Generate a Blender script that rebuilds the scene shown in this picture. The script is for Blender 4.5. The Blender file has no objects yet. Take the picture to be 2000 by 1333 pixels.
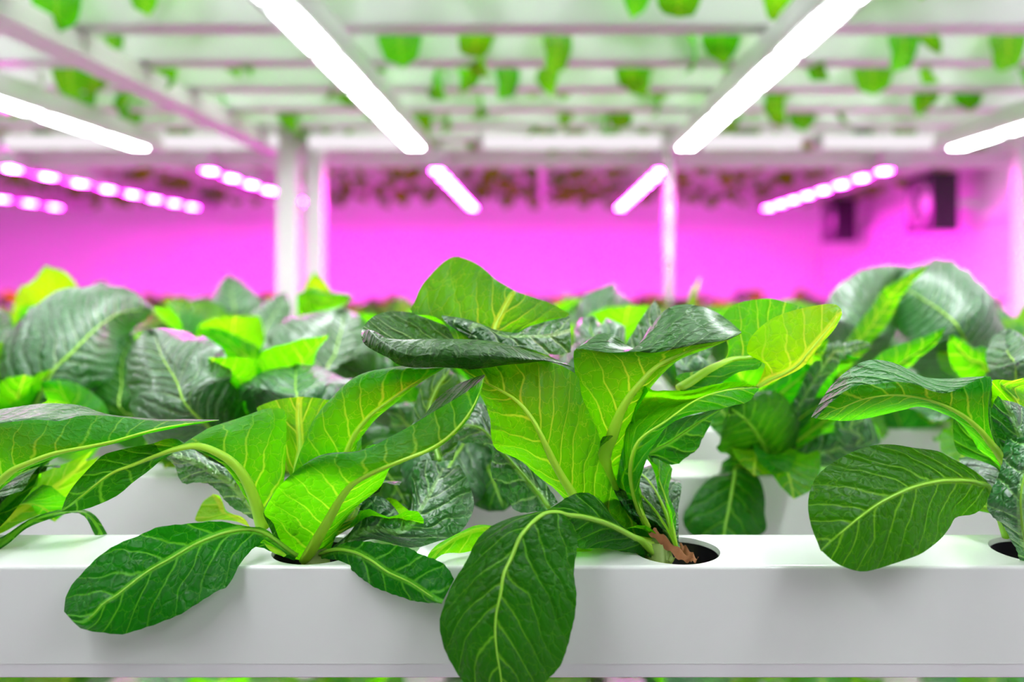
import bpy, bmesh, math, random
from mathutils import Vector, Matrix, Euler, noise
PI = math.pi
C = bpy.context.scene.collection
sc = bpy.context.scene
# ------------------------------------------------------------------ camera
F = 1617.0            # focal length in pixels of the 2000 x 1333 frame
EYE = 1.30            # camera height above the floor
VX, VY = 1058, 548     # the level camera looks straight down the aisle; the frame is shifted like a cropped photo
cam_d = bpy.data.cameras.new('camera'); cam = bpy.data.objects.new('camera', cam_d); C.objects.link(cam)
cam.location = (0, 0, EYE); cam.rotation_euler = (PI / 2, 0, 0)
cam_d.shift_x = -(VX - 1000) / 2000; cam_d.shift_y = (VY - 666.5) / 2000
cam_d.sensor_width = 36; cam_d.lens = 36 * F / 2000; cam_d.clip_start = .02
cam_d.dof.use_dof = True; cam_d.dof.focus_distance = .435; cam_d.dof.aperture_fstop = 3.6
sc.camera = cam

def P(x, y, d):       # the point of the photo (x, y) at distance d down the aisle
    return Vector(((x - VX) / F * d, d, EYE + (VY - y) / F * d))
def proj(p):
    return (VX + F * p[0] / p[1], VY - F * (p[2] - EYE) / p[1])

# ------------------------------------------------------------------ materials
def newmat(name):
    m = bpy.data.materials.new(name); m.use_nodes = True
    nt = m.node_tree; nt.nodes.clear()
    return m, nt
def N(nt, typ, **kw):
    n = nt.nodes.new(typ)
    for k, v in kw.items():
        if k.startswith('i_'): n.inputs[k[2:].replace('_', ' ')].default_value = v
        else: setattr(n, k, v)
    return n
def math_(nt, op, a, b=None, c=None, clamp=False):
    n = nt.nodes.new('ShaderNodeMath'); n.operation = op; n.use_clamp = clamp
    for i, v in enumerate((a, b, c)):
        if v is None: continue
        if isinstance(v, (int, float)): n.inputs[i].default_value = v
        else: nt.links.new(v, n.inputs[i])
    return n.outputs[0]
def mrange(nt, v, a, b, c, d, smooth=True):
    n = nt.nodes.new('ShaderNodeMapRange'); n.interpolation_type = 'SMOOTHSTEP' if smooth else 'LINEAR'
    nt.links.new(v, n.inputs[0])
    for i, x in enumerate((a, b, c, d)): n.inputs[i + 1].default_value = x
    return n.outputs[0]
def mixc(nt, f, a, b):
    n = nt.nodes.new('ShaderNodeMix'); n.data_type = 'RGBA'
    if isinstance(f, (int, float)): n.inputs[0].default_value = f
    else: nt.links.new(f, n.inputs[0])
    for i, v in ((6, a), (7, b)):
        if isinstance(v, tuple): n.inputs[i].default_value = (*v, 1)
        else: nt.links.new(v, n.inputs[i])
    return n.outputs[2]

def leaf_material(name, top, under, trans, vein, tvein, rough=.38, urough=.5, bump=.5, tr=.5, spec=.8, dist=.0017, coat=0):
    """a leaf blade: glossy darker upper side (the mesh normal points out of it), matt paler underside, light comes through"""
    m, nt = newmat(name); L = nt.links
    uv = N(nt, 'ShaderNodeUVMap', uv_map='met')
    sep = N(nt, 'ShaderNodeSeparateXYZ'); L.new(uv.outputs[0], sep.inputs[0])
    x, y = sep.outputs[0], sep.outputs[1]
    nz = N(nt, 'ShaderNodeTexNoise', i_Scale=.45, i_Detail=1.0); L.new(uv.outputs[0], nz.inputs[0])
    nz2 = N(nt, 'ShaderNodeTexNoise', i_Scale=2.2, i_Detail=2.0); L.new(uv.outputs[0], nz2.inputs[0])
    wob = math_(nt, 'ADD', math_(nt, 'MULTIPLY', math_(nt, 'SUBTRACT', nz.outputs[0], .5), 1.5), math_(nt, 'MULTIPLY', math_(nt, 'SUBTRACT', nz2.outputs[0], .5), .22))
    ax = math_(nt, 'ABSOLUTE', x)
    side = math_(nt, 'GREATER_THAN', x, 0)
    ph = math_(nt, 'SUBTRACT', y, math_(nt, 'MULTIPLY', ax, .95))
    ph = math_(nt, 'ADD', ph, math_(nt, 'MULTIPLY', math_(nt, 'MULTIPLY', ax, ax), .05))
    ph = math_(nt, 'ADD', math_(nt, 'DIVIDE', math_(nt, 'ADD', ph, wob), 1.3), math_(nt, 'MULTIPLY', side, .45))
    dv = math_(nt, 'ABSOLUTE', math_(nt, 'SUBTRACT', math_(nt, 'FRACT', ph), .5))
    wv = math_(nt, 'SUBTRACT', .095, math_(nt, 'MULTIPLY', ax, .024))
    sv = math_(nt, 'SUBTRACT', 1.0, math_(nt, 'DIVIDE', dv, math_(nt, 'MAXIMUM', wv, .022)), clamp=True)
    sv = math_(nt, 'POWER', sv, .7)
    fade = mrange(nt, ax, 0.0, 3.6, 1.0, .30)
    sv = math_(nt, 'MULTIPLY', sv, fade)
    wvec = N(nt, 'ShaderNodeVectorMath', operation='ADD'); L.new(uv.outputs[0], wvec.inputs[0])
    sc_ = N(nt, 'ShaderNodeVectorMath', operation='SCALE'); sc_.inputs[3].default_value = .5
    L.new(nz2.outputs[1], sc_.inputs[0]); L.new(sc_.outputs[0], wvec.inputs[1])
    vo = N(nt, 'ShaderNodeTexVoronoi', feature='DISTANCE_TO_EDGE', i_Scale=1.5); L.new(wvec.outputs[0], vo.inputs[0])
    net = mrange(nt, vo.outputs[0], 0.0, .03, .34, 0.0)
    mid = math_(nt, 'SUBTRACT', 1.0, math_(nt, 'DIVIDE', ax, math_(nt, 'MAXIMUM', math_(nt, 'SUBTRACT', .34, math_(nt, 'MULTIPLY', y, .018)), .06)), clamp=True)
    mid = mrange(nt, mid, 0.0, .5, 0.0, 1.0)
    V = math_(nt, 'MAXIMUM', math_(nt, 'MAXIMUM', sv, net), mid)
    oi = N(nt, 'ShaderNodeObjectInfo'); geo = N(nt, 'ShaderNodeNewGeometry'); bf = geo.outputs['Backfacing']
    hue = N(nt, 'ShaderNodeHueSaturation')
    L.new(math_(nt, 'ADD', .488, math_(nt, 'MULTIPLY', oi.outputs['Random'], .024)), hue.inputs['Hue'])
    L.new(math_(nt, 'ADD', .8, math_(nt, 'MULTIPLY', oi.outputs['Random'], .4)), hue.inputs['Value'])
    patch = mrange(nt, nz.outputs[0], .35, .7, 0.0, .5)
    bcol = mixc(nt, bf, mixc(nt, patch, top, tuple(min(1, c * 1.6) for c in top)), under)
    L.new(mixc(nt, math_(nt, 'MULTIPLY', V, .75), bcol, vein), hue.inputs['Color'])
    p = N(nt, 'ShaderNodeBsdfPrincipled')
    if coat: p.inputs['Coat Weight'].default_value = coat; p.inputs['Coat Roughness'].default_value = .26
    L.new(math_(nt, 'ADD', rough, math_(nt, 'MULTIPLY', bf, urough - rough)), p.inputs['Roughness'])
    L.new(math_(nt, 'SUBTRACT', spec, math_(nt, 'MULTIPLY', bf, spec - .25)), p.inputs['Specular IOR Level'])
    L.new(hue.outputs[0], p.inputs['Base Color'])
    t = N(nt, 'ShaderNodeBsdfTranslucent')
    hue2 = N(nt, 'ShaderNodeHueSaturation')
    L.new(math_(nt, 'ADD', .488, math_(nt, 'MULTIPLY', oi.outputs['Random'], .024)), hue2.inputs['Hue'])
    L.new(mixc(nt, V, mixc(nt, patch, trans, tuple(c * .75 for c in trans)), tvein), hue2.inputs['Color'])
    L.new(hue2.outputs[0], t.inputs['Color'])
    if bump > 0:
        hgt = math_(nt, 'ADD', math_(nt, 'MULTIPLY', mrange(nt, vo.outputs[0], 0, .25, 0, 1), .4),
                    math_(nt, 'MULTIPLY', mrange(nt, dv, 0, .32, 0, 1), 1.1))
        hgt = math_(nt, 'ADD', hgt, math_(nt, 'MULTIPLY', nz2.outputs[0], .6))
        b = N(nt, 'ShaderNodeBump'); b.inputs['Strength'].default_value = bump; b.inputs['Distance'].default_value = dist
        L.new(hgt, b.inputs['Height']); L.new(b.outputs[0], p.inputs['Normal']); L.new(b.outputs[0], t.inputs['Normal'])
    mx = N(nt, 'ShaderNodeMixShader'); mx.inputs[0].default_value = tr
    L.new(p.outputs[0], mx.inputs[1]); L.new(t.outputs[0], mx.inputs[2])
    o = N(nt, 'ShaderNodeOutputMaterial'); L.new(mx.outputs[0], o.inputs[0])
    return m
def plain(name, col, rough=.4, metal=0, spec=.5, var=.04, scale=30, tr=None, bump=0):
    m, nt = newmat(name); L = nt.links
    tc = N(nt, 'ShaderNodeTexCoord'); nz = N(nt, 'ShaderNodeTexNoise', i_Scale=float(scale), i_Detail=3.0)
    L.new(tc.outputs['Object'], nz.inputs[0])
    p = N(nt, 'ShaderNodeBsdfPrincipled'); p.inputs['Roughness'].default_value = rough
    p.inputs['Metallic'].default_value = metal; p.inputs['Specular IOR Level'].default_value = spec
    L.new(mixc(nt, nz.outputs[0], tuple(c * (1 - var) for c in col), tuple(min(1, c * (1 + var)) for c in col)), p.inputs['Base Color'])
    if bump:
        b = N(nt, 'ShaderNodeBump'); b.inputs['Strength'].default_value = bump; b.inputs['Distance'].default_value = .004
        L.new(nz.outputs[0], b.inputs['Height']); L.new(b.outputs[0], p.inputs['Normal'])
    out = p.outputs[0]
    if tr:
        t = N(nt, 'ShaderNodeBsdfTranslucent'); t.inputs[0].default_value = (*tr[1], 1)
        mx = N(nt, 'ShaderNodeMixShader'); mx.inputs[0].default_value = tr[0]
        L.new(out, mx.inputs[1]); L.new(t.outputs[0], mx.inputs[2]); out = mx.outputs[0]
    o = N(nt, 'ShaderNodeOutputMaterial'); L.new(out, o.inputs[0])
    return m
def glow(name, col, st):
    m, nt = newmat(name); e = N(nt, 'ShaderNodeEmission'); e.inputs[0].default_value = (*col, 1); e.inputs[1].default_value = st
    o = N(nt, 'ShaderNodeOutputMaterial'); nt.links.new(e.outputs[0], o.inputs[0]); return m

M = {}
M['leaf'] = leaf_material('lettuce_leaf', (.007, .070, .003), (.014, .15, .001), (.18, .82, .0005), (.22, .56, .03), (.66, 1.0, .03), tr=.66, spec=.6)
M['dark'] = leaf_material('lettuce_leaf_dark', (.006, .070, .0015), (.009, .09, .001), (.04, .36, .0005), (.08, .30, .014), (.26, .75, .02), rough=.38, bump=.6, tr=.44, spec=.25)  # deep leaf green; on leaves lying in shade it paints the shade too
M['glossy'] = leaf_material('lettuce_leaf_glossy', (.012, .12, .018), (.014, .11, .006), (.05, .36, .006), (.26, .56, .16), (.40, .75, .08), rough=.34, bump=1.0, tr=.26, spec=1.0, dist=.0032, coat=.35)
M['satin'] = leaf_material('lettuce_leaf_satin', (.022, .14, .028), (.014, .11, .006), (.05, .36, .006), (.26, .56, .16), (.40, .75, .08), rough=.5, bump=.9, tr=.22, spec=1.0, dist=.003)
M['yellow'] = leaf_material('lettuce_leaf_young', (.04, .26, .002), (.08, .34, .001), (.36, .96, .0005), (.32, .6, .03), (.74, 1.0, .04), tr=.68)
M['midrib'] = plain('leaf_midrib', (.50, .86, .06), .4, var=.08, scale=60, tr=(.4, (.80, 1.0, .08)))
M['midribdark'] = plain('leaf_midrib_dark_leaf', (.32, .66, .05), .4, var=.08, scale=60, tr=(.3, (.6, .95, .08)))
M['stem'] = plain('lettuce_stem', (.22, .34, .06), .45, var=.2, scale=40, tr=(.3, (.4, .6, .1)))
M['channel'] = plain('white_channel_plastic', (.73, .75, .72), .17, var=.012, scale=9)
M['trough'] = plain('channel_trough_plastic', (.70, .69, .70), .38, var=.015, scale=12)
M['white'] = plain('white_painted_metal', (.80, .80, .79), .38, var=.02)
M['housing'] = plain('lamp_housing_metal', (.62, .66, .62), .35, metal=.2, var=.03)
M['foil'] = plain('crinkled_foil', (.75, .76, .74), .22, metal=.85, var=.1, scale=60, bump=1.0)
M['wall'] = plain('white_wall_panel', (.82, .80, .82), .5, var=.02, scale=3)
M['floor'] = plain('grey_floor_paint', (.45, .45, .44), .5, var=.05)
M['black'] = plain('black_plastic', (.012, .010, .014), .3, var=.1)
M['root'] = plain('dry_brown_leaf', (.28, .11, .035), .7, var=.35, scale=120)
M['led'] = glow('white_led', (.93, .96, 1.0), 46)
M['led2'] = glow('white_led_upper', (.93, .96, 1.0), 20)
M['pink'] = glow('pink_led', (1.0, .010, .80), 800)
M['pink2'] = glow('pink_led_upper', (1.0, .03, .80), 110)
M['tube'] = glow('frosted_tube', (1, .93, .98), .85)
M['panel'] = glow('ceiling_fill_panel', (.96, .98, 1.0), 3.2)
M['diff'] = plain('frosted_power_box', (.7, .7, .7), .5, tr=(.5, (.8, .8, .8)))

# ------------------------------------------------------------------ object helpers
def link(name, me, parent=None, mats=(), loc=None):
    o = bpy.data.objects.new(name, me); C.objects.link(o)
    for m in mats: me.materials.append(m)
    if parent is not None: o.parent = parent
    if loc is not None: o.location = loc
    return o
def tag(o, label=None, cat=None, group=None, kind=None):
    if label: o['label'] = label
    if cat: o['category'] = cat
    if group: o['group'] = group
    if kind: o['kind'] = kind
    return o
def thing(name, label, cat, loc=(0, 0, 0), group=None):
    o = bpy.data.objects.new(name, None); C.objects.link(o); o.location = loc; o.empty_display_size = .02
    return tag(o, label, cat, group)
def bm_mesh(bm, name, smooth=False):
    bmesh.ops.recalc_face_normals(bm, faces=bm.faces)
    me = bpy.data.meshes.new(name); bm.to_mesh(me); bm.free()
    if smooth:
        for p in me.polygons: p.use_smooth = True
    return me
def box(bm, x0, x1, y0, y1, z0, z1, bev=0):
    r = bmesh.ops.create_cube(bm, size=1)
    for v in r['verts']:
        v.co = Vector(((x0 + x1) / 2 + v.co.x * (x1 - x0), (y0 + y1) / 2 + v.co.y * (y1 - y0), (z0 + z1) / 2 + v.co.z * (z1 - z0)))
    if bev:
        es = list({e for v in r['verts'] for e in v.link_edges})
        bmesh.ops.bevel(bm, geom=es, offset=bev, segments=2, affect='EDGES', profile=.5)
def boxobj(name, b, mat, parent=None, bev=0):
    bm = bmesh.new(); box(bm, *b, bev=bev)
    return link(name, bm_mesh(bm, name), parent, [mat])
def crs(p0, p1, p2, p3, t):
    return .5 * ((2 * p1) + (p2 - p0) * t + (2 * p0 - 5 * p1 + 4 * p2 - p3) * t * t + (3 * p1 - p0 - 3 * p2 + p3) * t * t * t)
def spline(pts, n):    # Catmull-Rom through pts by index, n + 1 samples
    K = len(pts) - 1; q = [pts[0] * 2 - pts[1]] + list(pts) + [pts[-1] * 2 - pts[-2]]
    out = []
    for i in range(n + 1):
        s = K * i / n; k = min(int(s), K - 1); out.append(crs(q[k], q[k + 1], q[k + 2], q[k + 3], s - k))
    return out
def resample(pts, n):
    d = spline(pts, 60); acc = [0]
    for a, b in zip(d, d[1:]): acc.append(acc[-1] + (b - a).length)
    out = []; j = 0
    for i in range(n):
        s = acc[-1] * i / (n - 1)
        while j < len(acc) - 2 and acc[j + 1] < s: j += 1
        f = (s - acc[j]) / max(1e-9, acc[j + 1] - acc[j]); out.append(d[j].lerp(d[j + 1], min(1, f)))
    return out
def grid_leaf(name, rows, mid, wave=0, seed=0, teeth=0, flip=False):
    """rows[v][u] points; builds the blade with a metric UV (cm from the midrib, cm along it)"""
    nv, nu = len(rows) - 1, len(rows[0]) - 1
    ln = [0]
    for a, b in zip(rows, rows[1:]): ln.append(ln[-1] + (b[mid] - a[mid]).length)
    co = []; met = []
    for v, r in enumerate(rows):
        xs = [0] * (nu + 1)
        for u in range(mid + 1, nu + 1): xs[u] = xs[u - 1] + (r[u] - r[u - 1]).length
        for u in range(mid - 1, -1, -1): xs[u] = xs[u + 1] - (r[u + 1] - r[u]).length
        for u in range(nu + 1):
            q = r[u].copy()
            if wave:
                a = abs(u - mid) / max(mid, nu - mid); e = math.sin(PI * min(1, v / nv * 1.02)) ** .5 if v < nv else 0
                va = rows[min(nv, v + 1)][u] - rows[max(0, v - 1)][u]; ub = r[min(nu, u + 1)] - r[max(0, u - 1)]
                nrm = va.cross(ub)
                if nrm.length > 1e-12:
                    nrm.normalize()
                    q += nrm * wave * e * (a ** 1.5 * math.sin(ln[v] * 190 + seed + (2 if u < mid else 0) + 2.5 * noise.noise(Vector((ln[v] * 30, seed, 0))))
                                           + .45 * noise.noise(Vector((xs[u] * 55, ln[v] * 55, seed * 1.7))))
            if teeth and u in (0, nu) and 0 < v < nv:
                dirn = (r[u] - r[mid]);
                if dirn.length > 1e-6:
                    dirn.normalize(); q += dirn * teeth * (((v * 7 + seed * 3) % 5) / 5 - .4)
            co.append(q); met.append((xs[u] * 100, ln[v] * 100))
    fs = [(v * (nu + 1) + u, v * (nu + 1) + u + 1, (v + 1) * (nu + 1) + u + 1, (v + 1) * (nu + 1) + u) for v in range(nv) for u in range(nu)]
    if flip: fs = [f[::-1] for f in fs]
    me = bpy.data.meshes.new(name); me.from_pydata([tuple(c) for c in co], [], fs)
    uvl = me.uv_layers.new(name='met')
    for p in me.polygons:
        p.use_smooth = True
        for li in p.loop_indices: uvl.data[li].uv = met[me.loops[li].vertex_index]
    return me, [r[mid] for r in rows]
def rib_mesh(name, pts, r0, r1, flat=.75, k=8):
    bm = bmesh.new(); rings = []; n = len(pts)
    for i, p in enumerate(pts):
        t = (pts[min(n - 1, i + 1)] - pts[max(0, i - 1)])
        t = t.normalized() if t.length > 1e-9 else Vector((0, 0, 1))
        a = t.cross(Vector((0, 0, 1))); a = a.normalized() if a.length > .05 else t.cross(Vector((0, 1, 0))).normalized()
        b = a.cross(t).normalized(); f = i / (n - 1); r = r0 * (1 - f) ** 1.15 + r1
        rings.append([bm.verts.new(p + a * math.cos(2 * PI * j / k) * r + b * math.sin(2 * PI * j / k) * r * flat) for j in range(k)])
    for x, y in zip(rings, rings[1:]):
        for j in range(k): bm.faces.new((x[j], x[(j + 1) % k], y[(j + 1) % k], y[j]))
    bm.faces.new(rings[0][::-1]); bm.faces.new(rings[-1])
    return bm_mesh(bm, name, True)

CR = {'p': (0, 0, 1), '1': (0, 480, .3527), '2': (0, 880, .35), '3': (600, 480, .3527), '4': (600, 880, .35), '5': (1200, 480, .4), '6': (1300, 880, .35),
      'a': (0, 480, .2025), 'b': (340, 760, .2551), 'c': (680, 560, .2551), 'd': (1050, 560, .2551), 'e': (1000, 850, .225), 'f': (1550, 650, .2625), 'g': (1250, 780, .225), 'h': (0, 800, .2251)}
def line(spec, dep):
    pts = []; c = 'p'; tok = spec.split()
    for t in tok:
        if ':' in t: c, t = t.split(':')
        x, y = t.split(','); ox, oy, s = CR[c]; pts.append((ox + float(x) * s, oy + float(y) * s))
    K = len(pts) - 1; out = []
    for i, (x, y) in enumerate(pts):
        s = (len(dep) - 1) * i / K; j = min(int(s), len(dep) - 2) if len(dep) > 1 else 0
        d = dep[0] if len(dep) == 1 else dep[j] + (dep[j + 1] - dep[j]) * (s - j)
        out.append(P(x, y, d))
    return out
def hero(plant, lines, mid, mat='leaf', rib=.0022, wave=.0006, nv=44, nu=20, label=None, teeth=.0, ribmat=None, ribfrom=0.0, crease=(), seen=None, at=.5, over=None, droop=None):
    ls = [line(*l) for l in lines]
    ls = [resample(l, 22) for l in ls]
    cols = [spline(l, nv) for l in ls]
    S_ = len(ls) - 1; per = max(4, nu // S_)
    rows = []; cuts = [0] + sorted(crease) + [S_]
    for v in range(nv + 1):
        row = []
        for a_, b_ in zip(cuts, cuts[1:]): row += spline([c[v] for c in cols[a_:b_ + 1]], per * (b_ - a_))[(1 if row else 0):]
        rows.append(row)
    # which side faces the camera around the midrib: 'under' or 'top'
    seen = seen or ('top' if mat in ('dark', 'glossy') else 'under')
    v_ = int(at * nv); u_ = mid * per; u0, u1 = (u_, u_ + per) if mid < S_ else (u_ - per, u_)
    nrm = (rows[v_][u1] - rows[v_][u0]).cross(rows[v_ + 2][u_] - rows[v_][u_])
    facing = nrm.dot(Vector((0, 0, EYE)) - rows[v_][u_]) > 0
    me, mids = grid_leaf('leaf', rows, u_, wave, hero.k * 1.37, teeth, flip=(facing != (seen == 'top')))
    hero.k += 1
    o = link('leaf', me, None, [M[mat]] + ([M[over]] if over else []) + ([M[droop[1]]] if droop else []))
    ncol = len(rows[0]) - 1
    for p in me.polygons:
        vv, uu = divmod(p.index, ncol)
        if over and uu < per * crease[0]: p.material_index = 1
        if droop and vv > droop[0] * nv: p.material_index = 2 if over else 1
    org = plant.location
    o.parent = plant; o.matrix_parent_inverse = Matrix.Translation(-Vector(org))
    if label: o['label'] = label
    if rib:
        k0 = int(ribfrom * nv)
        rm = rib_mesh('midrib', mids[k0:int(nv * .97)], rib, .00028)
        r = link('midrib', rm, o, [M[ribmat or ('midribdark' if mat in ('dark', 'glossy') else 'midrib')]])
    return o
hero.k = 1
def soft(plant, spec, widths, dep, mat='leaf', bul=.012, rib=.0018, tobase=True, **kw):
    """a leaf given by its midrib (photo points base to tip) and half widths (left, right) in px"""
    c = 'p'; pts = []
    for t in spec.split():
        if ':' in t: c, t = t.split(':')
        x, y = t.split(','); ox, oy, s = CR[c]; pts.append(Vector((ox + float(x) * s, oy + float(y) * s, 0)))
    W = [w if isinstance(w, tuple) else (w, w) for w in widths]
    K = len(pts) - 1; D = []
    for i in range(K + 1):
        s = (len(dep) - 1) * i / K; j = min(int(s), len(dep) - 2) if len(dep) > 1 else 0
        D.append(dep[0] if len(dep) == 1 else dep[j] + (dep[j + 1] - dep[j]) * (s - j))
    if tobase:
        b = proj(plant.location); pts.insert(0, Vector((b[0], b[1], 0))); D.insert(0, plant.location.y); W.insert(0, (8, 8))
    n = 24
    q = [Vector((p.x, p.y, d * 1000)) for p, d in zip(pts, D)]
    mid = resample(q, n + 1)
    prof = spline([Vector((a, b, 0)) for a, b in W], n)
    L, R, Mi = [], [], []
    for i, m in enumerate(mid):
        t = mid[min(n, i + 1)] - mid[max(0, i - 1)]; t.z = 0
        t = t.normalized() if t.length > 1e-6 else Vector((0, -1, 0)); nn = Vector((t.y, -t.x, 0))   # right-hand side when looking along the leaf (screen y down)
        s = 1.0
        if i / n > .72: s = math.sqrt(max(0, 1 - ((i / n - .72) / .28) ** 2))
        a, b = max(0, prof[i].x) * s, max(0, prof[i].y) * s; d = m.z / 1000
        e = 1 + .0 * d
        Mi.append(P(m.x, m.y, d))
        L.append(P(m.x + nn.x * a, m.y + nn.y * a, d + bul * min(1, a / 60)))
        R.append(P(m.x - nn.x * b, m.y - nn.y * b, d + bul * min(1, b / 60)))
    rows = []
    for l, m_, r in zip(L, Mi, R):
        def q_(u):
            if u < 0: f = -u; return m_.lerp(l, f) + Vector((0, -1, .3)) * (.35 * bul * 4 * f * (1 - f))
            return m_.lerp(r, u) + Vector((0, -1, .3)) * (.35 * bul * 4 * u * (1 - u))
        rows.append([q_(u / 7) for u in range(-7, 8)])
    seen = kw.get('seen') or ('top' if mat in ('dark', 'glossy') else 'under')
    nrm = (rows[12][10] - rows[12][4]).cross(rows[14][7] - rows[12][7]); facing = nrm.dot(Vector((0, 0, EYE)) - rows[12][7]) > 0
    me, mids = grid_leaf('leaf', rows, 7, kw.get('wave', .0015), hero.k * 1.37, flip=(facing != (seen == 'top'))); hero.k += 1
    o = link('leaf', me, None, [M[mat]]); o.parent = plant; o.matrix_parent_inverse = Matrix.Translation(-Vector(plant.location))
    if rib:
        link('midrib', rib_mesh('midrib', mids[:-1], rib, .0003, k=6), o, [M['midribdark' if mat in ('dark', 'glossy') else 'midrib']])
    if kw.get('label'): o['label'] = kw['label']
    return o

# ------------------------------------------------------------------ generic leaves and lettuces
def gen_rows(Ln, W, elev, bend, cup, seed, nv=16, nu=10, twist=0.0):
    rnd = random.Random(seed); p = Vector((0, 0, 0)); rows = []; st = Ln / nv
    for v in range(nv + 1):
        t = v / nv; th = elev - bend * t ** 1.6
        tan = Vector((math.cos(th), 0, math.sin(th))); nrm = Vector((-math.sin(th), 0, math.cos(th)))
        if v: p = p + tan * st
        w = W * (.14 + .86 * max(0, min(1, (t - .05) / .5)) ** 1.3)
        if t > .6: w *= math.sqrt(max(0, 1 - ((t - .6) / .4) ** 2.3))
        tw = twist * t
        sd = Vector((0, math.cos(tw), 0)) + nrm * math.sin(tw); nn = nrm * math.cos(tw) - Vector((0, 1, 0)) * math.sin(tw)
        r = []
        for u in range(-nu // 2, nu // 2 + 1):
            f = u / (nu / 2); q = p + sd * (w * f * (1 - .12 * f * f)) + nn * (cup * w * f * f)
            q += nn * (.16 * w * abs(f) ** 1.4 * math.sin(t * 17 + seed + (1.7 if f < 0 else 0)))
            r.append(q)
        rows.append(r)
    return rows
def leaf_params(i, rnd, droop=False):
    if droop: return rnd.uniform(.16, .20), rnd.uniform(.030, .042), rnd.uniform(.2, .6), rnd.uniform(2.3, 3.0), rnd.uniform(.0, .3)
    ring = i % 3
    return (rnd.uniform(.11, .15) if ring else rnd.uniform(.09, .115), rnd.uniform(.028, .042), (.75, 1.05, 1.35)[ring] + rnd.uniform(-.1, .1),
            (1.5, 1.0, .6)[ring] + rnd.uniform(-.2, .5), rnd.uniform(-.15, .45))
rg = random.Random(11)
HI = []; HIR = []; DR = []
for i in range(12):
    me, mids = grid_leaf('leaf', gen_rows(*leaf_params(i, rg), i * 3 + 1, twist=rg.uniform(-.5, .5)), 5, flip=True); HI.append(me)
    HIR.append(rib_mesh('midrib', mids[:-1], .0024, .0003, k=6)); HIR[-1].materials.append(M['midrib'])
    me.materials.append(M['glossy'] if i % 3 == 1 else M['leaf'])
for i in range(6):
    me, _ = grid_leaf('leaf', gen_rows(*leaf_params(i, rg, True), i * 5 + 2, nv=14, nu=8), 4, flip=True); DR.append(me); me.materials.append(M['leaf'])
bm = bmesh.new(); bmesh.ops.create_cone(bm, cap_ends=True, segments=12, radius1=.010, radius2=.007, depth=.045)
for v in bm.verts: v.co.z -= .012; v.co.x += .0015 * noise.noise(v.co * 90)
STEM = bm_mesh(bm, 'stem', True); STEM.materials.append(M['stem'])
def merged(seed, n=9, nd=0, gloss=True):
    rnd = random.Random(seed); V = []; Fc = []; U = []
    for i in range(n + nd):
        pr = leaf_params(i, rnd, i >= n)
        rows = gen_rows(*pr, seed * 7 + i, nv=9, nu=6, twist=rnd.uniform(-.4, .4)); a = i * 2.4 + rnd.uniform(-.3, .3); R = Matrix.Rotation(a, 3, 'Z')
        me, _ = grid_leaf('t', rows, 3, flip=True); off = len(V)
        V += [tuple(R @ v.co) for v in me.vertices]; Fc += [tuple(off + k for k in p.vertices) for p in me.polygons]
        U += [tuple(me.uv_layers[0].data[li].uv) for p in me.polygons for li in p.loop_indices]
        bpy.data.meshes.remove(me)
    me = bpy.data.meshes.new('lettuce'); me.from_pydata(V, [], Fc); ul = me.uv_layers.new(name='met')
    for i, q in enumerate(U): ul.data[i].uv = q
    for p in me.polygons: p.use_smooth = True
    me.materials.append(M['leaf']); me.materials.append(M['glossy'])
    for p in me.polygons:
        if gloss and (p.index // 54) % 5 in (0, 2): p.material_index = 1
    return me
MER = [merged(s) for s in (3, 4, 5, 6, 7)]
MERP = [merged(s, 9, 5, False) for s in (23, 24, 25, 26)]
MERU = [merged(s, 6, 2, False) for s in (13, 14, 15, 16, 17)]
def parts_lettuce(loc, seed, label, group=None, n=10, s=1.0, droop=0, skip=None):
    rnd = random.Random(seed); t = thing('romaine_lettuce', label, 'lettuce', loc, group)
    a0 = rnd.uniform(0, 6)
    for i in range(n):
        k = rnd.randrange(12); a = a0 + i * 2.399
        if skip and skip(a % (2 * PI)): continue
        o = bpy.data.objects.new('leaf', HI[k]); C.objects.link(o); o.parent = t
        o.rotation_euler = (0, 0, a); f = s * rnd.uniform(.9, 1.1); o.scale = (f, f, f)
        r = bpy.data.objects.new('midrib', HIR[k]); C.objects.link(r); r.parent = o
    for i in range(droop):
        o = bpy.data.objects.new('leaf', DR[rnd.randrange(6)]); C.objects.link(o); o.parent = t
        o.rotation_euler = (0, 0, rnd.choice((-PI / 2, PI / 2)) + rnd.uniform(-.7, .7)); o.scale = (s,) * 3
    st = bpy.data.objects.new('stem', STEM); C.objects.link(st); st.parent = t
    return t

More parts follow.
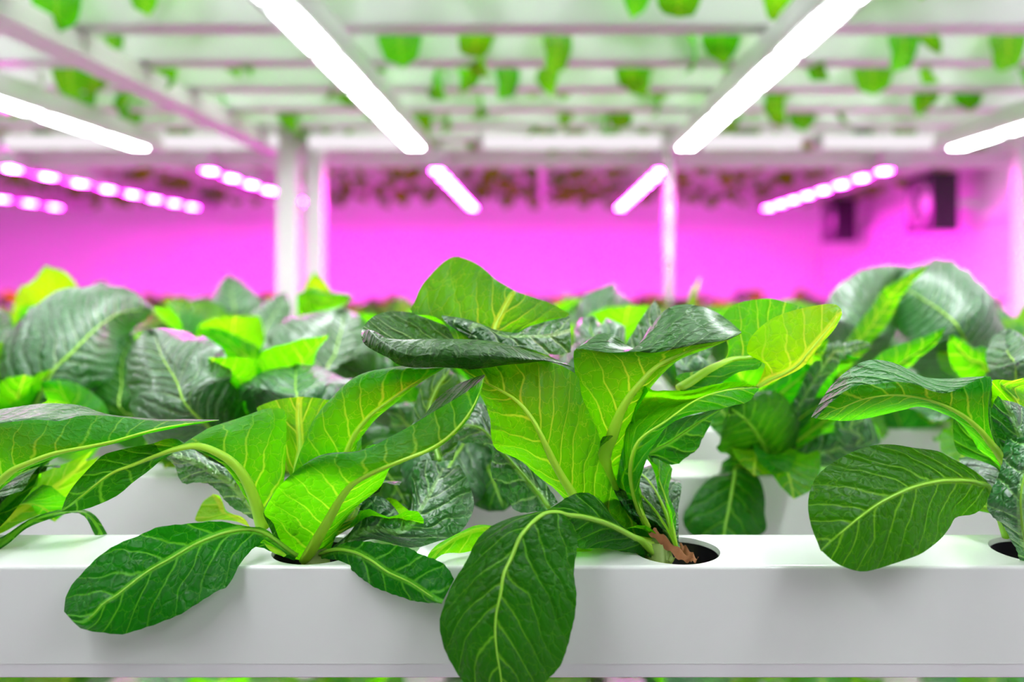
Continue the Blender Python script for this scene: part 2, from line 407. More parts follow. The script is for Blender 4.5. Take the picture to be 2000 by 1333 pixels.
# ------------------------------------------------------------------ growing channels
PITCH, CW, CH, GAP = .197, .054, .059, .1975
X0 = .0739
def channel_meshes(i0, i1, hi=True):
    """lid with round planting holes (origin: front top edge, first hole at x = 0) and a trough"""
    seg = 48 if hi else 24; bm = bmesh.new(); R = .0235
    ca = round(math.atan2(.0252, .034) / (2 * PI) * seg); corner = {ca, seg // 2 - ca, seg // 2 + ca, seg - ca}
    def ring(cx):
        rc, rl, rs = [], [], []
        for k in range(seg):
            a = 2 * PI * k / seg; c, s = math.cos(a), math.sin(a)
            m = max(abs(c) / .034, abs(s) / .0252); sx, sy = c / m, s / m
            if k in corner: sx, sy = math.copysign(.034, c), math.copysign(.0252, s)
            rs.append(bm.verts.new((cx + sx, .027 + sy, 0)))
            rc.append(bm.verts.new((cx + c * R, .027 + s * R, -.0004))); rl.append(bm.verts.new((cx + c * (R - .0007), .027 + s * (R - .0007), -.0030)))
        for k in range(seg):
            j = (k + 1) % seg; bm.faces.new((rs[k], rs[j], rc[j], rc[k])); bm.faces.new((rc[k], rc[j], rl[j], rl[k]))
    n = i1 - i0 + 1
    xa, xb = -GAP / 2, (n - 1) * GAP + GAP / 2
    def quad(x0, x1, y0, y1):
        bm.faces.new([bm.verts.new(q) for q in ((x0, y0, 0), (x1, y0, 0), (x1, y1, 0), (x0, y1, 0))])
    for i in range(n):
        c = i * GAP; ring(c)
        quad(c - GAP / 2, c - .034, .0018, .0522); quad(c + .034, c + GAP / 2, .0018, .0522)
    bmesh.ops.remove_doubles(bm, verts=bm.verts, dist=1e-5)
    # rounded shoulders and sides, top strip to lower lid edge
    for sgn, y0, yc in ((-1, 0.0, .0018), (1, .054, .0522)):
        prof = [(yc, 0)] + [(yc + sgn * .0018 * math.sin(a), -.0018 * (1 - math.cos(a))) for a in (.4, .8, 1.2, PI / 2)] + [(y0, -.0505), (y0 - sgn * .0015, -.0505), (y0 - sgn * .0015, -.004)]
        vs = [[bm.verts.new((x, y, z)) for (y, z) in prof] for x in (xa, xb)]
        for k in range(len(prof) - 1):
            bm.faces.new((vs[0][k], vs[1][k], vs[1][k + 1], vs[0][k + 1]))
    lid = bm_mesh(bm, 'lid'); lid.materials.append(M['channel'])
    bm = bmesh.new()
    prof = [(.0005, -.0500), (.0002, -.0505), (.0002, -.0572), (.0012, -.058), (.0528, -.058), (.0538, -.0572), (.0538, -.0505), (.0522, -.020), (.0510, -.020), (.0515, -.055), (.0025, -.055), (.0020, -.020), (.0015, -.020)]
    vs = [[bm.verts.new((x, y, z)) for (y, z) in prof] for x in (xa, xb)]; m = len(prof)
    for k in range(m): bm.faces.new((vs[0][k], vs[1][k], vs[1][(k + 1) % m], vs[0][(k + 1) % m]))
    tr = bm_mesh(bm, 'trough'); tr.materials.append(M['trough'])
    bm = bmesh.new()
    for x, s in ((xa, -1), (xb, 1)): box(bm, x - .001, x + .001, .0006, .0534, -.0575, -.0006)
    cap = bm_mesh(bm, 'end_cap'); cap.materials.append(M['trough'])
    return lid, tr, cap
bm = bmesh.new(); bmesh.ops.create_cone(bm, cap_ends=True, segments=32, radius1=.0200, radius2=.0226, depth=.046)
bmesh.ops.delete(bm, geom=[f for f in bm.faces if f.normal.z > .9], context='FACES')
for v in bm.verts: v.co.z -= .0262
HOLE_LINER = bm_mesh(bm, 'dark_hole_liner', True); HOLE_LINER.materials.append(M['black'])  # black liner added to keep the planting holes dark inside
WI = (-9, 6); PI_ = (-14, 6)
MW = channel_meshes(*WI); MP = channel_meshes(*PI_, hi=False)
ORD = 'first second third fourth fifth sixth seventh eighth ninth tenth eleventh twelfth thirteenth fourteenth fifteenth sixteenth seventeenth eighteenth nineteenth twentieth'.split()
def yrow(k): return .427 + PITCH * k
def xoff(k): return X0 + (GAP / 2 if k % 2 else 0)
def channel(k, z, label, group, M3, I):
    t = thing('growing_channel', label, 'growing channel', (xoff(k) + I[0] * GAP, yrow(k), z), group)
    for nm, me in zip(('lid', 'trough', 'end_cap'), M3):
        o = bpy.data.objects.new(nm, me); C.objects.link(o); o.parent = t
    if z == ZL and k < 4:
        for i in range(I[1] - I[0] + 1):
            o = bpy.data.objects.new('dark_hole_liner', HOLE_LINER); C.objects.link(o); o.parent = t; o.location = (i * GAP, .027, 0)
    return t
ZL = EYE - .1475; ZU = EYE + .375 + CH
def holes(k, z, I, lo=-60, hi=2060):
    out = []
    for i in range(I[0], I[1] + 1):
        x = xoff(k) + i * GAP; px = proj((x, yrow(k) + .027, z))[0]
        if lo < px < hi: out.append((x, yrow(k) + .027))
    return out

# lower shelf of the white rack
wl = ['front', 'second', 'third', 'fourth', 'fifth', 'sixth', 'seventh', 'eighth', 'ninth', 'tenth']
for k in range(10):
    lab = ('sharp white plastic growing channel running across the bottom of the picture' if k == 0 else
           'white growing channel under the lettuces, %s from the front on the lower shelf' % wl[k])
    channel(k, ZL, lab, 'lower white growing channels', MW, WI)
rp = random.Random(5)
R2 = {}
for k in range(1, 10):
    hs = holes(k, ZL, WI)
    for j, (x, y) in enumerate(hs):
        lab = 'green romaine lettuce, %s from the left in the %s channel from the front' % (ORD[j], wl[k])
        loc = (x, y, ZL)
        if k == 1:
            R2[j] = parts_lettuce(loc, 100 + j, lab, 'lettuces on the lower shelf', n={0: 10, 1: 14, 2: 12, 3: 13, 5: 8}.get(j, 12), s={0: .74, 1: .78, 2: .76, 3: .8, 5: .66}.get(j, .78), droop=0)
        elif k <= 3:
            R2[(k, j)] = parts_lettuce(loc, 200 * k + j, lab, 'lettuces on the lower shelf', n=15, s=.93)
        else:
            o = bpy.data.objects.new('romaine_lettuce', MER[rp.randrange(5)]); C.objects.link(o); o.location = loc
            o.rotation_euler = (0, 0, rp.uniform(0, 6.28)); s = rp.uniform(.82, 1.0); o.scale = (s, s, s)
            tag(o, lab, 'lettuce', 'lettuces on the lower shelf')

# upper shelf of the white rack, seen from below
for j, k in enumerate(range(3, 10)):
    channel(k, ZU, 'white growing channel overhead, %s of the rows seen from below' % ORD[j], 'overhead white growing channels', MW, WI)
    for i, (x, y) in enumerate(holes(k, ZU, WI, -40, 2040)):
        lab = 'lettuce growing overhead, %s from the left in the %s overhead channel' % (ORD[i], ORD[j])
        if k <= 4:
            parts_lettuce((x, y, ZU), 900 + 31 * k + i, lab, 'lettuces on the shelf overhead', n=6, s=.95, droop=1)
        else:
            o = bpy.data.objects.new('romaine_lettuce', MERU[rp.randrange(5)]); C.objects.link(o); o.location = (x, y, ZU)
            o.rotation_euler = (0, 0, rp.uniform(0, 6.28)); tag(o, lab, 'lettuce', 'lettuces on the shelf overhead')
for k in (0, 1, 2):    # rows of the same shelf nearer than the frame top
    channel(k, ZU, 'overhead growing channel %s the top edge of the picture' % ('just above', 'close above', 'right above')[k], 'overhead growing channels above the picture', MW, WI)

# far rack in pink light
for j, k in enumerate(range(11, 18)):
    if j < 3:
        channel(k, ZL, 'pink lit growing channel of the far rack at plant height, %s row' % ORD[j], 'far lower growing channels', MP, PI_)
        for i, (x, y) in enumerate(holes(k, ZL, PI_, -20, 1590)):
            o = bpy.data.objects.new('romaine_lettuce', MER[rp.randrange(5)]); C.objects.link(o); o.location = (x, y, ZL)
            o.rotation_euler = (0, 0, rp.uniform(0, 6.28)); s = rp.uniform(.78, .98); o.scale = (s, s, s)
            tag(o, 'magenta lit lettuce peeking over the green rows, %s from the left, far row %s' % (ORD[i], ORD[j]), 'lettuce', 'far lower lettuces in pink light')
    channel(k, ZU, 'pink lit growing channel overhead in the far rack, %s row' % ORD[j], 'far overhead growing channels', MP, PI_)
    for i, (x, y) in enumerate(holes(k, ZU, PI_, -20, 1900)):
        o = bpy.data.objects.new('romaine_lettuce', MERP[rp.randrange(4)]); C.objects.link(o); o.location = (x, y, ZU)
        o.rotation_euler = (0, 0, rp.uniform(0, 6.28)); tag(o, 'dark lettuce under magenta light overhead, %s from the left, far row %s' % (ORD[i], ORD[j]), 'lettuce', 'far overhead lettuces in pink light')

# shelf below
ZB = EYE - .60
for k, nm in ((3, 'first'), (4, 'second')):
    channel(k, ZB, 'growing channel of the shelf below, %s row, glimpsed along the bottom edge' % nm, 'channels of the shelf below', MW, WI)
    for j, (x, y) in enumerate(holes(k, ZB, WI, 0, 2000)):
        o = bpy.data.objects.new('romaine_lettuce', MER[rp.randrange(5)]); C.objects.link(o); o.location = (x, y, ZB + .0)
        o.rotation_euler = (0, 0, rp.uniform(0, 6.28)); o.scale = (1.15, 1.15, 1.0)
        tag(o, 'lime lettuce along the bottom edge, %s from the left, %s row of the shelf below' % (ORD[j], nm), 'lettuce', 'lettuces of the shelf below')

# ------------------------------------------------------------------ rack frames, lamps
def post(px, Y, w, label, mat='white', z1=.44, zb=None):
    x = P(px, 548, Y).x
    t = thing('rack_post', label, 'rack post', (x, Y, 0))
    bm = bmesh.new(); z0, zt = 0.0, EYE + 1.0
    if mat == 'foil':
        n = 90; rings = []
        for i in range(n + 1):
            z = z0 + (zt - z0) * i / n
            rings.append([bm.verts.new((math.cos(a) * r, math.sin(a) * r, z)) for a in [2 * PI * j / 12 for j in range(12)]
                          for r in [w / 2 * (1 + .22 * noise.noise(Vector((a * 1.3, z * 30, 1))))]])
        for a_, b_ in zip(rings, rings[1:]):
            for j in range(12): bm.faces.new((a_[j], a_[(j + 1) % 12], b_[(j + 1) % 12], b_[j]))
        link('wrapped_pole', bm_mesh(bm, 'wrapped_pole', True), t, [M['foil']])
    else:
        box(bm, -w / 2, w / 2, -w / 2, w / 2, .012, zt, bev=.004); link('upright', bm_mesh(bm, 'upright'), t, [M['white']])
    boxobj('foot_plate', (-w * .9, w * .9, -w * .9, w * .9, 0, .012), M['white'], t, .002)
    return t
post(565, 2.115, .052, 'white square rack post, left of the pair left of centre')
post(617, 2.16, .046, 'white square rack post, right of the pair left of centre')
post(1306, 2.12, .030, 'slim foil wrapped rack post right of centre', 'foil')
post(1997, 2.12, .042, 'white rack post at the right edge of the picture')
for i, (a, b) in enumerate(((-300, -5), (5, 300), (306, 556), (596, 832), (935, 1300), (1362, 1572), (1594, 1840))):
    Y = 2.10
    x0, x1 = P(a, 548, Y).x, P(b, 548, Y).x
    t = thing('tube_lamp', 'white horizontal tube lamp at the end of the overhead shelf, %s from the left' % ORD[i], 'lamp', ((x0 + x1) / 2, Y, EYE + .347), 'cross tubes at the shelf end')
    h = (x1 - x0) / 2
    boxobj('tube_body', (-h + .012, h - .012, -.018, .018, -.012, .020), M['tube'], t, .006)
    boxobj('end_clip', (-h - .004, -h + .012, -.02, .02, -.014, .026), M['housing'], t, .002)
# long shelf rails and cross rail
for nm, x, lab in (('l', -.70, 'long white shelf rail overhead, running back to the paired posts'), ('r', .345, 'long white shelf rail overhead beside the right lamp'), ('f', -1.55, 'long white shelf rail overhead at far left'), ('g', 1.32, 'long white shelf rail overhead at far right')):
    t = thing('shelf_rail', lab, 'shelf rail', (x, .3, EYE + .375))
    boxobj('rail_web', (-.014, .014, 0, 2.1, -.040, -.002), M['white'], t, .003)
    boxobj('rail_flange', (-.026, .026, 0, 2.1, -.044, -.040), M['white'], t, .001)
t = thing('end_rail', 'white end rail crossing the whole overhead shelf behind the lamps', 'shelf rail', (-.2, 2.30, EYE + .330))
boxobj('rail_face', (-1.6, 1.58, -.012, .012, -.015, .030), M['white'], t, .003)

LX = (-.905, -.285, .325, .935)
def lamp(x, y0, y1, z, label, group, ledmat, mod, gap, w=.040, box_=False, name='grow_light'):
    t = thing(name, label, 'grow light', (x, y0, z), group)
    ln = y1 - y0
    bm = bmesh.new()      # trapezoid housing
    pr = [(-w / 2 - .006, .0), (-w / 2 - .006, .012), (-.016, .046), (.016, .046), (w / 2 + .006, .012), (w / 2 + .006, 0), (w / 2, 0), (w / 2, .004), (-w / 2, .004), (-w / 2, 0)]
    vs = [[bm.verts.new((a, b_, c)) for (a, c) in pr] for b_ in (0, ln)]
    for k in range(len(pr)): bm.faces.new((vs[0][k], vs[1][k], vs[1][(k + 1) % len(pr)], vs[0][(k + 1) % len(pr)]))
    bm.faces.new(vs[0]); bm.faces.new(vs[1][::-1])
    link('housing', bm_mesh(bm, 'housing'), t, [M['housing']])
    n = int((ln - .01) // (mod + gap))
    for i in range(n):
        a = .008 + i * (mod + gap)
        m = boxobj('led_module', (-w / 2 + .003, w / 2 - .003, a, a + mod, -.002, .0035), ledmat, t)
    for yy in (.2 * ln, .8 * ln):
        boxobj('hanger', (-.003, .003, yy - .006, yy + .006, .044, .075), M['white'], t)
    if box_: boxobj('power_box', (-.03, .03, -.07, -.002, .0, .05), M['diff'], t, .006)
    return t
nm4 = ('leftmost', 'second from the left', 'third from the left', 'rightmost')
for i, x in enumerate(LX):
    lamp(x, -.25, 1.93, EYE + .298, 'long white LED light bar over the lettuces, %s' % nm4[i], 'white light bars', M['led'], .148, .048, w=.040)
    lamp(x, .60, 2.05, EYE + .86, 'white light bar above the overhead shelf, %s' % nm4[i], 'upper white light bars', M['led2'], .182, .012, w=.05)
PX = (-1.98, -1.42, -.905, -.285, .325, .935)
nm6 = ('farthest left', 'second from the left', 'third from the left, behind the paired posts', 'short one left of the centre', 'short one right of the centre', 'rightmost, pointing at the fans')
for i, x in enumerate(PX):
    lamp(x, 2.24 if i > 1 else 2.2, 3.62, EYE + .298, 'pink LED light bar of the far rack, %s' % nm6[i], 'pink light bars', M['pink'], .032, .132, w=.032, box_=i > 1)
for i, x in enumerate((-1.6, -.7, .2, 1.0)):  # extra unseen bars, added to throw more pink on the back wall
    lamp(x, 2.7, 3.9, EYE + .86, 'unseen pink light bar added above the far overhead shelf, %s' % nm4[i], 'added upper pink light bars', M['pink2'], .062, .102, w=.034)
for i, x in enumerate((-.45, .5)):  # out of sight, added to light the lettuces of the shelf below
    lamp(x, .75, 1.7, EYE - .30, 'unseen white light bar added under the front shelf, %s' % ('left', 'right')[i], 'added light bars under the front shelf', M['led2'], .182, .012)

for i, x in enumerate((-1.45, -.88, -.31, .26, .83)):  # glowing panels added so the gaps between overhead channels turn bright
    t = thing('ceiling_fill_light', 'white ceiling light panel added to brighten gaps between the overhead channels, %s from the left' % ORD[i], 'ceiling light', (x, .5, EYE + .965), 'added ceiling light panels')
    boxobj('panel_frame', (-.20, .20, 0, 1.75, .0, .034), M['white'], t, .003)
    boxobj('diffuser', (-.185, .185, .015, 1.735, -.006, .002), M['panel'], t, .001)
for x, nm in ((-2.3, 'leftmost'), (-1.15, 'second from the left'), (.0, 'third from the left'), (1.15, 'rightmost')):
    t = thing('shelf_rail', 'pink lit rail carrying the far overhead channels, %s' % nm, 'shelf rail', (x, 2.50, ZU - .059), 'rails of the far rack')
    boxobj('rail_web', (-.012, .012, 0, 1.45, -.036, 0), M['white'], t, .002)
# ------------------------------------------------------------------ room
def struct(name, b, mat, bev=0):
    o = boxobj(name, b, mat, None, bev); o['kind'] = 'structure'; return o
YB, XR, XL, ZC = 4.32, 1.43, -3.1, EYE + 1.0
struct('floor', (XL, XR, -1.2, YB, -.05, 0), M['floor'])
struct('ceiling', (XL, XR, -1.2, YB, ZC, ZC + .05), M['wall'])
struct('wall_back', (XL, XR, YB, YB + .05, 0, ZC), M['wall'])
struct('wall_right', (XR, XR + .05, -1.2, YB, 0, ZC), M['wall'])
struct('wall_left', (XL - .05, XL, -1.2, YB, 0, ZC), M['wall'])
struct('trim_1', (XR - .03, XR, YB - .03, YB, 0, ZC), M['wall'], .003)
xs = P(797, 548, YB).x
struct('trim_2', (xs - .012, xs + .012, YB - .006, YB, 0, ZC), M['wall'], .001)
struct('trim_3', (XR - .02, XR, 1.6, YB - .03, EYE + .19, EYE + .235), M['wall'], .004)
for i, (fx, fy, s, lab) in enumerate(((1.270, 2.70, .185, 'square black fan with a magenta lit ring, larger one beside the right wall'),
                                        (1.305, 3.64, .185, 'square black fan near the wall corner, smaller one'))):
    c = (fx, fy, EYE + (.250 if i == 0 else .262))
    t = thing('box_fan', lab, 'fan', c, None); t.rotation_euler = (0, 0, math.radians(-90))
    h = s / 2
    bm = bmesh.new()          # frame with a round opening, facing -y
    seg = 40; ro = h * .86; cols = []
    for yy in (-.042, .042):
        a_, b_ = [], []
        for k in range(seg):
            a = 2 * PI * k / seg; c_, s_ = math.cos(a), math.sin(a); m = max(abs(c_), abs(s_))
            a_.append(bm.verts.new((c_ * h / m, yy, s_ * h / m))); b_.append(bm.verts.new((c_ * ro, yy, s_ * ro)))
        cols.append((a_, b_))
    for k in range(seg):
        j = (k + 1) % seg; (a0, b0), (a1, b1) = cols
        bm.faces.new((a0[k], a0[j], b0[j], b0[k])); bm.faces.new((a1[k], b1[k], b1[j], a1[j]))
        bm.faces.new((a0[k], a1[k], a1[j], a0[j])); bm.faces.new((b0[k], b0[j], b1[j], b1[k]))
    link('fan_frame', bm_mesh(bm, 'fan_frame'), t, [M['black']])
    bm = bmesh.new()
    for rr in (.30, .5, .7, .84):
        r_ = rr * h
        ps = [Vector((math.cos(2 * PI * k / 32) * r_, -.043, math.sin(2 * PI * k / 32) * r_)) for k in range(32)]
        for k in range(32):
            a, b_ = ps[k], ps[(k + 1) % 32]; d = (b_ - a).normalized(); u = Vector((0, 1, 0)) * .0012; w_ = d.cross(Vector((0, 1, 0))) * .0012
            q = [[bm.verts.new(z + e) for e in (u + w_, u - w_, -u - w_, -u + w_)] for z in (a, b_)]
            for m in range(4): bm.faces.new((q[0][m], q[1][m], q[1][(m + 1) % 4], q[0][(m + 1) % 4]))
    link('grille', bm_mesh(bm, 'grille'), t, [M['white']])
    bm = bmesh.new()
    for k in range(7):
        R = Matrix.Rotation(2 * PI * k / 7, 3, 'Y')
        vs = []
        for r_ in (.25, .55, .82):
            for w_, dy in ((-.16 * (r_ + .3), -.012), (.2 * (r_ + .3), .014)): vs.append(bm.verts.new(R @ Vector((r_ * h, dy, w_ * h * 1.3))))
        for q in ((0, 2, 3, 1), (2, 4, 5, 3)): bm.faces.new([vs[z] for z in q])
    link('fan_blades', bm_mesh(bm, 'fan_blades', True), t, [M['black']])
    bm = bmesh.new(); bmesh.ops.create_cone(bm, cap_ends=True, segments=24, radius1=.3 * h, radius2=.26 * h, depth=.05, matrix=Matrix.Rotation(PI / 2, 4, 'X'))
    link('motor_hub', bm_mesh(bm, 'motor_hub', True), t, [M['white']])
    t2 = boxobj('bracket', (-.012, .012, .03, (XR - fx), -.012, .012), M['white'], t)
# ------------------------------------------------------------------ the four lettuces of the front channel
Yh = yrow(0) + .027
def front(i, lab): return thing('romaine_lettuce', lab, 'lettuce', (X0 + GAP * i, Yh, ZL), None)
A = front(-1, 'sharp romaine lettuce left of centre, its paddle leaf over the channel front')
B = front(0, 'sharp central lettuce with a rolled dark leaf and one leaf hanging to the bottom edge')
Cc = front(1, 'lettuce at the right edge, a round dark leaf hanging left from it')
D = front(-2, 'lettuce rooted outside the left edge, one long underside leaf reaching in')
for t in (A, B, Cc, D):
    s_ = bpy.data.objects.new('stem', STEM); C.objects.link(s_); s_.parent = t; s_.location = (-.010 if t is B else 0, 0, -.006)
def backing(t, a0, a1, n, sc_, seed):      # the smaller leaves at the back of each head
    rnd = random.Random(seed)
    for i in range(n):
        k = rnd.choice((1, 2, 3, 5, 6, 7, 9, 10, 11)); o = bpy.data.objects.new('leaf', HI[k]); C.objects.link(o); o.parent = t
        o.rotation_euler = (0, 0, math.radians(a0 + (a1 - a0) * (i + .5) / n + rnd.uniform(-8, 8))); f = sc_ * rnd.uniform(.88, 1.08); o.scale = (f, f, f)
        q = bpy.data.objects.new('midrib', HIR[k]); C.objects.link(q); q.parent = o
backing(A, 0, 80, 8, .58, 1); backing(B, 115, 185, 9, .62, 2); backing(Cc, 40, 110, 6, .7, 3); backing(D, 40, 120, 6, .7, 4)
# --- A
hero(A, [('p:585,1092 2:1480,440 1390,425 1200,400 1050,410 900,425 760,480 600,560 480,660 400,750 365,830 357,900', (.445, .425, .415, .41)),
         ('p:580,1086 2:1460,455 1290,452 1100,520 960,600 850,660 750,730 650,810 570,860 500,940 430,965 400,950', (.445, .42, .40, .395)),
         ('p:575,1096 2:1450,540 1410,555 1350,620 1310,690 1280,755 1180,800 1020,910 800,995 680,1025 550,1012 465,1005 400,950', (.44, .42, .405, .40))], 1, 'dark', rib=.0013, wave=.0008, teeth=.0006,
     label='paddle shaped dark green leaf hanging over the channel')
hero(A, [('b:690,1060 820,800 850,600 860,250 830,140 700,160 550,200 350,270 200,340 80,440 1:920,1165 850,1230 760,1290 2:700,225 600,280 480,330 345,340', (.45, .465, .46, .43, .42)),
         ('b:680,1060 620,860 540,680 440,560 330,490 220,445 110,440 1:900,1150 800,1190 700,1230 2:620,130 500,220 400,300 345,338', (.45, .44, .43, .425, .42)),
         ('b:650,1050 560,860 470,700 350,560 230,480 140,450 1:960,1060 870,1095 700,1120 600,1150 540,1180 2:520,80 440,160 375,250 345,330', (.45, .44, .435, .435, .425))], 1, 'leaf', rib=.0046, wave=.0004, at=.25, droop=(.56, 'dark'),  # tip takes the dark material: shade of the leaf above, painted in
     label='arching leaf with a lime underside and a dark drooping tip')
hero(A, [('b:930,760 880,640 850,500 850,300 760,200 620,160 700,110 820,75 970,60', (.46, .48, .49)),
         ('b:940,760 945,600 965,450 960,300 955,180 960,60', (.46, .48, .49)),
         ('b:950,740 1000,520 1070,380 1130,270 1220,110 1150,80 1050,65 970,60', (.46, .48, .49))], 1, 'leaf', rib=.0026, label='upright lime leaf with feathered veins')
hero(A, [('p:610,1050 575,985 582,920 600,868 621,822 653,783 688,750 723,732 770,722 815,718 868,717', (.455, .46, .47, .48)),
         ('p:615,1050 572,980 578,914 597,864 618,815 650,777 686,744 722,727 770,717 820,713 868,719', (.455, .465, .475, .485)),
         ('p:620,1050 575,985 582,918 600,868 621,820 653,782 688,749 723,731 768,724 815,720 868,719', (.455, .45, .45, .455)),
         ('p:630,1060 640,1000 660,930 c:20,1200 60,1120 180,980 300,890 440,790 600,690 680,650 735,622', (.455, .45, .45, .46)),
         ('p:635,1060 660,1000 680,960 c:60,1230 120,1130 220,1010 340,910 470,800 620,695 700,650 738,625', (.455, .46, .47, .47))], 3, 'leaf', rib=.0036, wave=.0003, crease=(1,), over='glossy',
     label='leaf with a lime underside and a silvery rolled edge')
hero(A, [('p:565,1090 535,1050 520,1015 514,1003 530,970 560,935 600,905 640,886 705,880 c:350,1150 540,1030 600,960 680,860 780,780 900,720 1000,690 1045,672', (.45, .42, .41, .42, .44, .44)),
         ('p:570,1092 545,1052 530,1015 514,1003 530,970 560,935 600,905 640,888 705,882 775,847 847,805 917,762 947,736', (.45, .43, .405, .41, .42)),
         ('p:597,1095 622,1050 645,1010 665,975 690,945 740,918 785,900 840,878 880,850 915,810 935,770 947,736', (.45, .42, .40, .40, .415)),
         ('p:640,1088 665,1030 700,988 745,950 762,915 800,898 845,880 885,850 918,812 937,772 947,737', (.455, .44, .425, .41, .418))], 2, 'leaf', rib=.0036, wave=.0003, teeth=.0, crease=(1,), over='glossy', at=.3,
     label='long lime leaf in front, tip pointing up right')
hero(A, [('4:60,560 120,565 200,520 300,508 400,520 560,545 650,590 740,620 800,680 820,720', (.45, .43, .415, .41)),
         ('4:60,585 150,555 250,565 350,610 450,680 560,730 640,780 700,820 755,848', (.45, .425, .41, .40)),
         ('4:60,605 180,615 260,680 400,775 560,830 660,850 700,855 755,850', (.45, .42, .41, .405))], 1, 'dark', rib=.0013, teeth=.0006, label='small leaf draped over the channel edge to the right')
hero(A, [('4:120,560 250,440 290,330 340,270 400,255 480,300 540,380 580,330 590,100 700,40', (.455, .45, .46, .50)),
         ('4:150,580 280,470 400,440 480,460 560,430 600,380 680,250 760,100', (.455, .445, .44, .46, .49)),
         ('4:190,590 330,500 450,520 600,540 730,510 850,460 930,330 900,180 850,80', (.46, .45, .45, .46, .48))], 1, 'glossy', rib=0, label='dark glossy cupped leaf low between the two lettuces')
hero(A, [('b:690,1060 450,900 300,760 180,720 70,715 0,590 -60,530', (.46, .47, .48)),
         ('b:700,1050 560,860 440,730 330,660 200,580 60,530 -20,500', (.46, .465, .475)),
         ('b:700,1040 600,820 500,690 400,620 250,520 130,470 20,470', (.46, .47, .485))], 1, 'glossy', rib=0, wave=.0012, teeth=.0008, label='glossy crinkled leaf behind the arching one')
hero(A, [('b:580,1060 480,1020 330,1000 165,1010 190,930 230,860 300,805', (.46, .49, .51)),
         ('b:580,1062 510,1000 440,960 380,930 350,870 320,830 300,805', (.46, .49, .51)),
         ('b:582,1060 530,990 480,960 400,940 370,880 340,820 300,805', (.46, .48, .50))], 1, 'yellow', rib=0, label='small yellow green leaf low at the back')
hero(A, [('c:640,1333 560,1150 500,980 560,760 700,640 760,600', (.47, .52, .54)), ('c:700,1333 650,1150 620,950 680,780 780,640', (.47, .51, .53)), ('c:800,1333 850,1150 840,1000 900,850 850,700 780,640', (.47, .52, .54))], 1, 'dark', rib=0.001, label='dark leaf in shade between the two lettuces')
# low crinkled leaf bases by the hole
hero(A, [('b:690,1150 660,1180 700,1160', (.43,)), ('b:850,1260 760,1210 700,1170', (.432,)), ('b:840,1290 760,1250 690,1180', (.43,))], 1, 'yellow', rib=0, nv=12, nu=6, wave=.0008)

# --- B : the centre lettuce
hero(B, [('p:1275,1085 1240,1068 4:1800,480 1700,370 1640,285 1560,235 1450,262 1320,348 1250,360 1100,385 1000,440 930,540 880,640 820,720 780,820 745,930 742,1010 760,1100 800,1190 870,1290 950,1380 1030,1450 1095,1470', (.45, .43, .415, .405, .395, .39, .385)),
         ('p:1275,1082 1250,1055 4:1850,500 1700,420 1560,375 1460,362 1390,345 1330,350 1250,410 1190,480 1140,600 1100,680 1080,800 1050,950 1055,1100 1080,1260 1092,1400 1095,1470', (.45, .43, .41, .395, .385, .378, .376)),
         ('p:1280,1094 1262,1085 4:1800,570 1700,555 1600,545 1515,545 1480,470 1465,380 1495,440 1505,520 1500,600 1490,700 1500,800 1490,950 1450,1100 1400,1220 1300,1320 1200,1410 1095,1470', (.45, .44, .425, .405, .395, .39, .385))],
     1, 'dark', rib=.0021, wave=.0005, teeth=.0005, nv=80, label='large oval dark green leaf hanging in front of the channel to the bottom edge')
hero(B, [('p:1285,1075 1150,1010 1085,960 1023,905 965,875 961,830 950,797 935,770 915,735 898,720', (.455, .45, .45, .46, .47)),
         ('p:1290,1070 1200,1045 1150,1010 1115,960 1087,914 1066,871 1048,833 1023,797 995,773 953,751 925,735 895,718', (.455, .44, .43, .435, .45)),
         ('p:1295,1065 1230,1010 1200,960 1168,890 1173,860 1151,808 1136,773 1132,741 1108,720 1076,707 1040,705 1000,708 950,712 898,716', (.455, .43, .43, .44, .45, .46))],
     1, 'leaf', rib=.0058, wave=.0006, teeth=.0004, label='broad lime underside leaf with a thick pale rib')
hero(B, [('c:1660,590 1400,480 1100,420 880,400 720,280 600,225 480,200 330,190 200,225 130,290 100,350', (.455, .485, .50, .49, .455)),
         ('c:1670,600 1450,520 1200,480 950,455 750,440 600,440 480,430 350,420 250,390 170,350 105,355', (.46, .475, .475, .47, .45)),
         ('c:1690,600 1500,530 1350,485 1200,440 1050,412 880,403 700,400 560,402 420,408 300,395 200,345 150,330 100,360', (.455, .44, .43, .43, .445)),
         ('c:1700,610 1540,570 1400,560 1250,545 1080,530 900,525 720,520 560,530 400,510 260,470 160,430 98,370', (.455, .425, .412, .415, .438)),
         ('c:1720,620 1560,577 1400,585 1250,592 1120,618 960,635 840,620 700,618 540,628 400,605 320,548 230,510 130,450 98,380', (.46, .435, .425, .425, .44))],
     1, 'glossy', rib=0, wave=.0004, nu=28, nv=60, label='dark leaf rolled lengthwise with a dished tip, lying on top')
hero(B, [('3:900,700 750,420 580,370 600,300 630,230 680,170 760,90 830,60 960,110 1050,190 1145,247', (.47, .50, .52, .51)),
         ('3:1000,700 1030,540 1042,450 1075,380 1110,310 1145,247', (.47, .485, .49, .50)),
         ('3:1080,680 1100,520 1150,470 1300,425 1452,390 1420,362 1350,325 1250,285 1145,249', (.475, .49, .50, .51))], 1, 'leaf', rib=.0016, wave=.0006, label='pointed bright lime leaf standing highest against the pink wall')
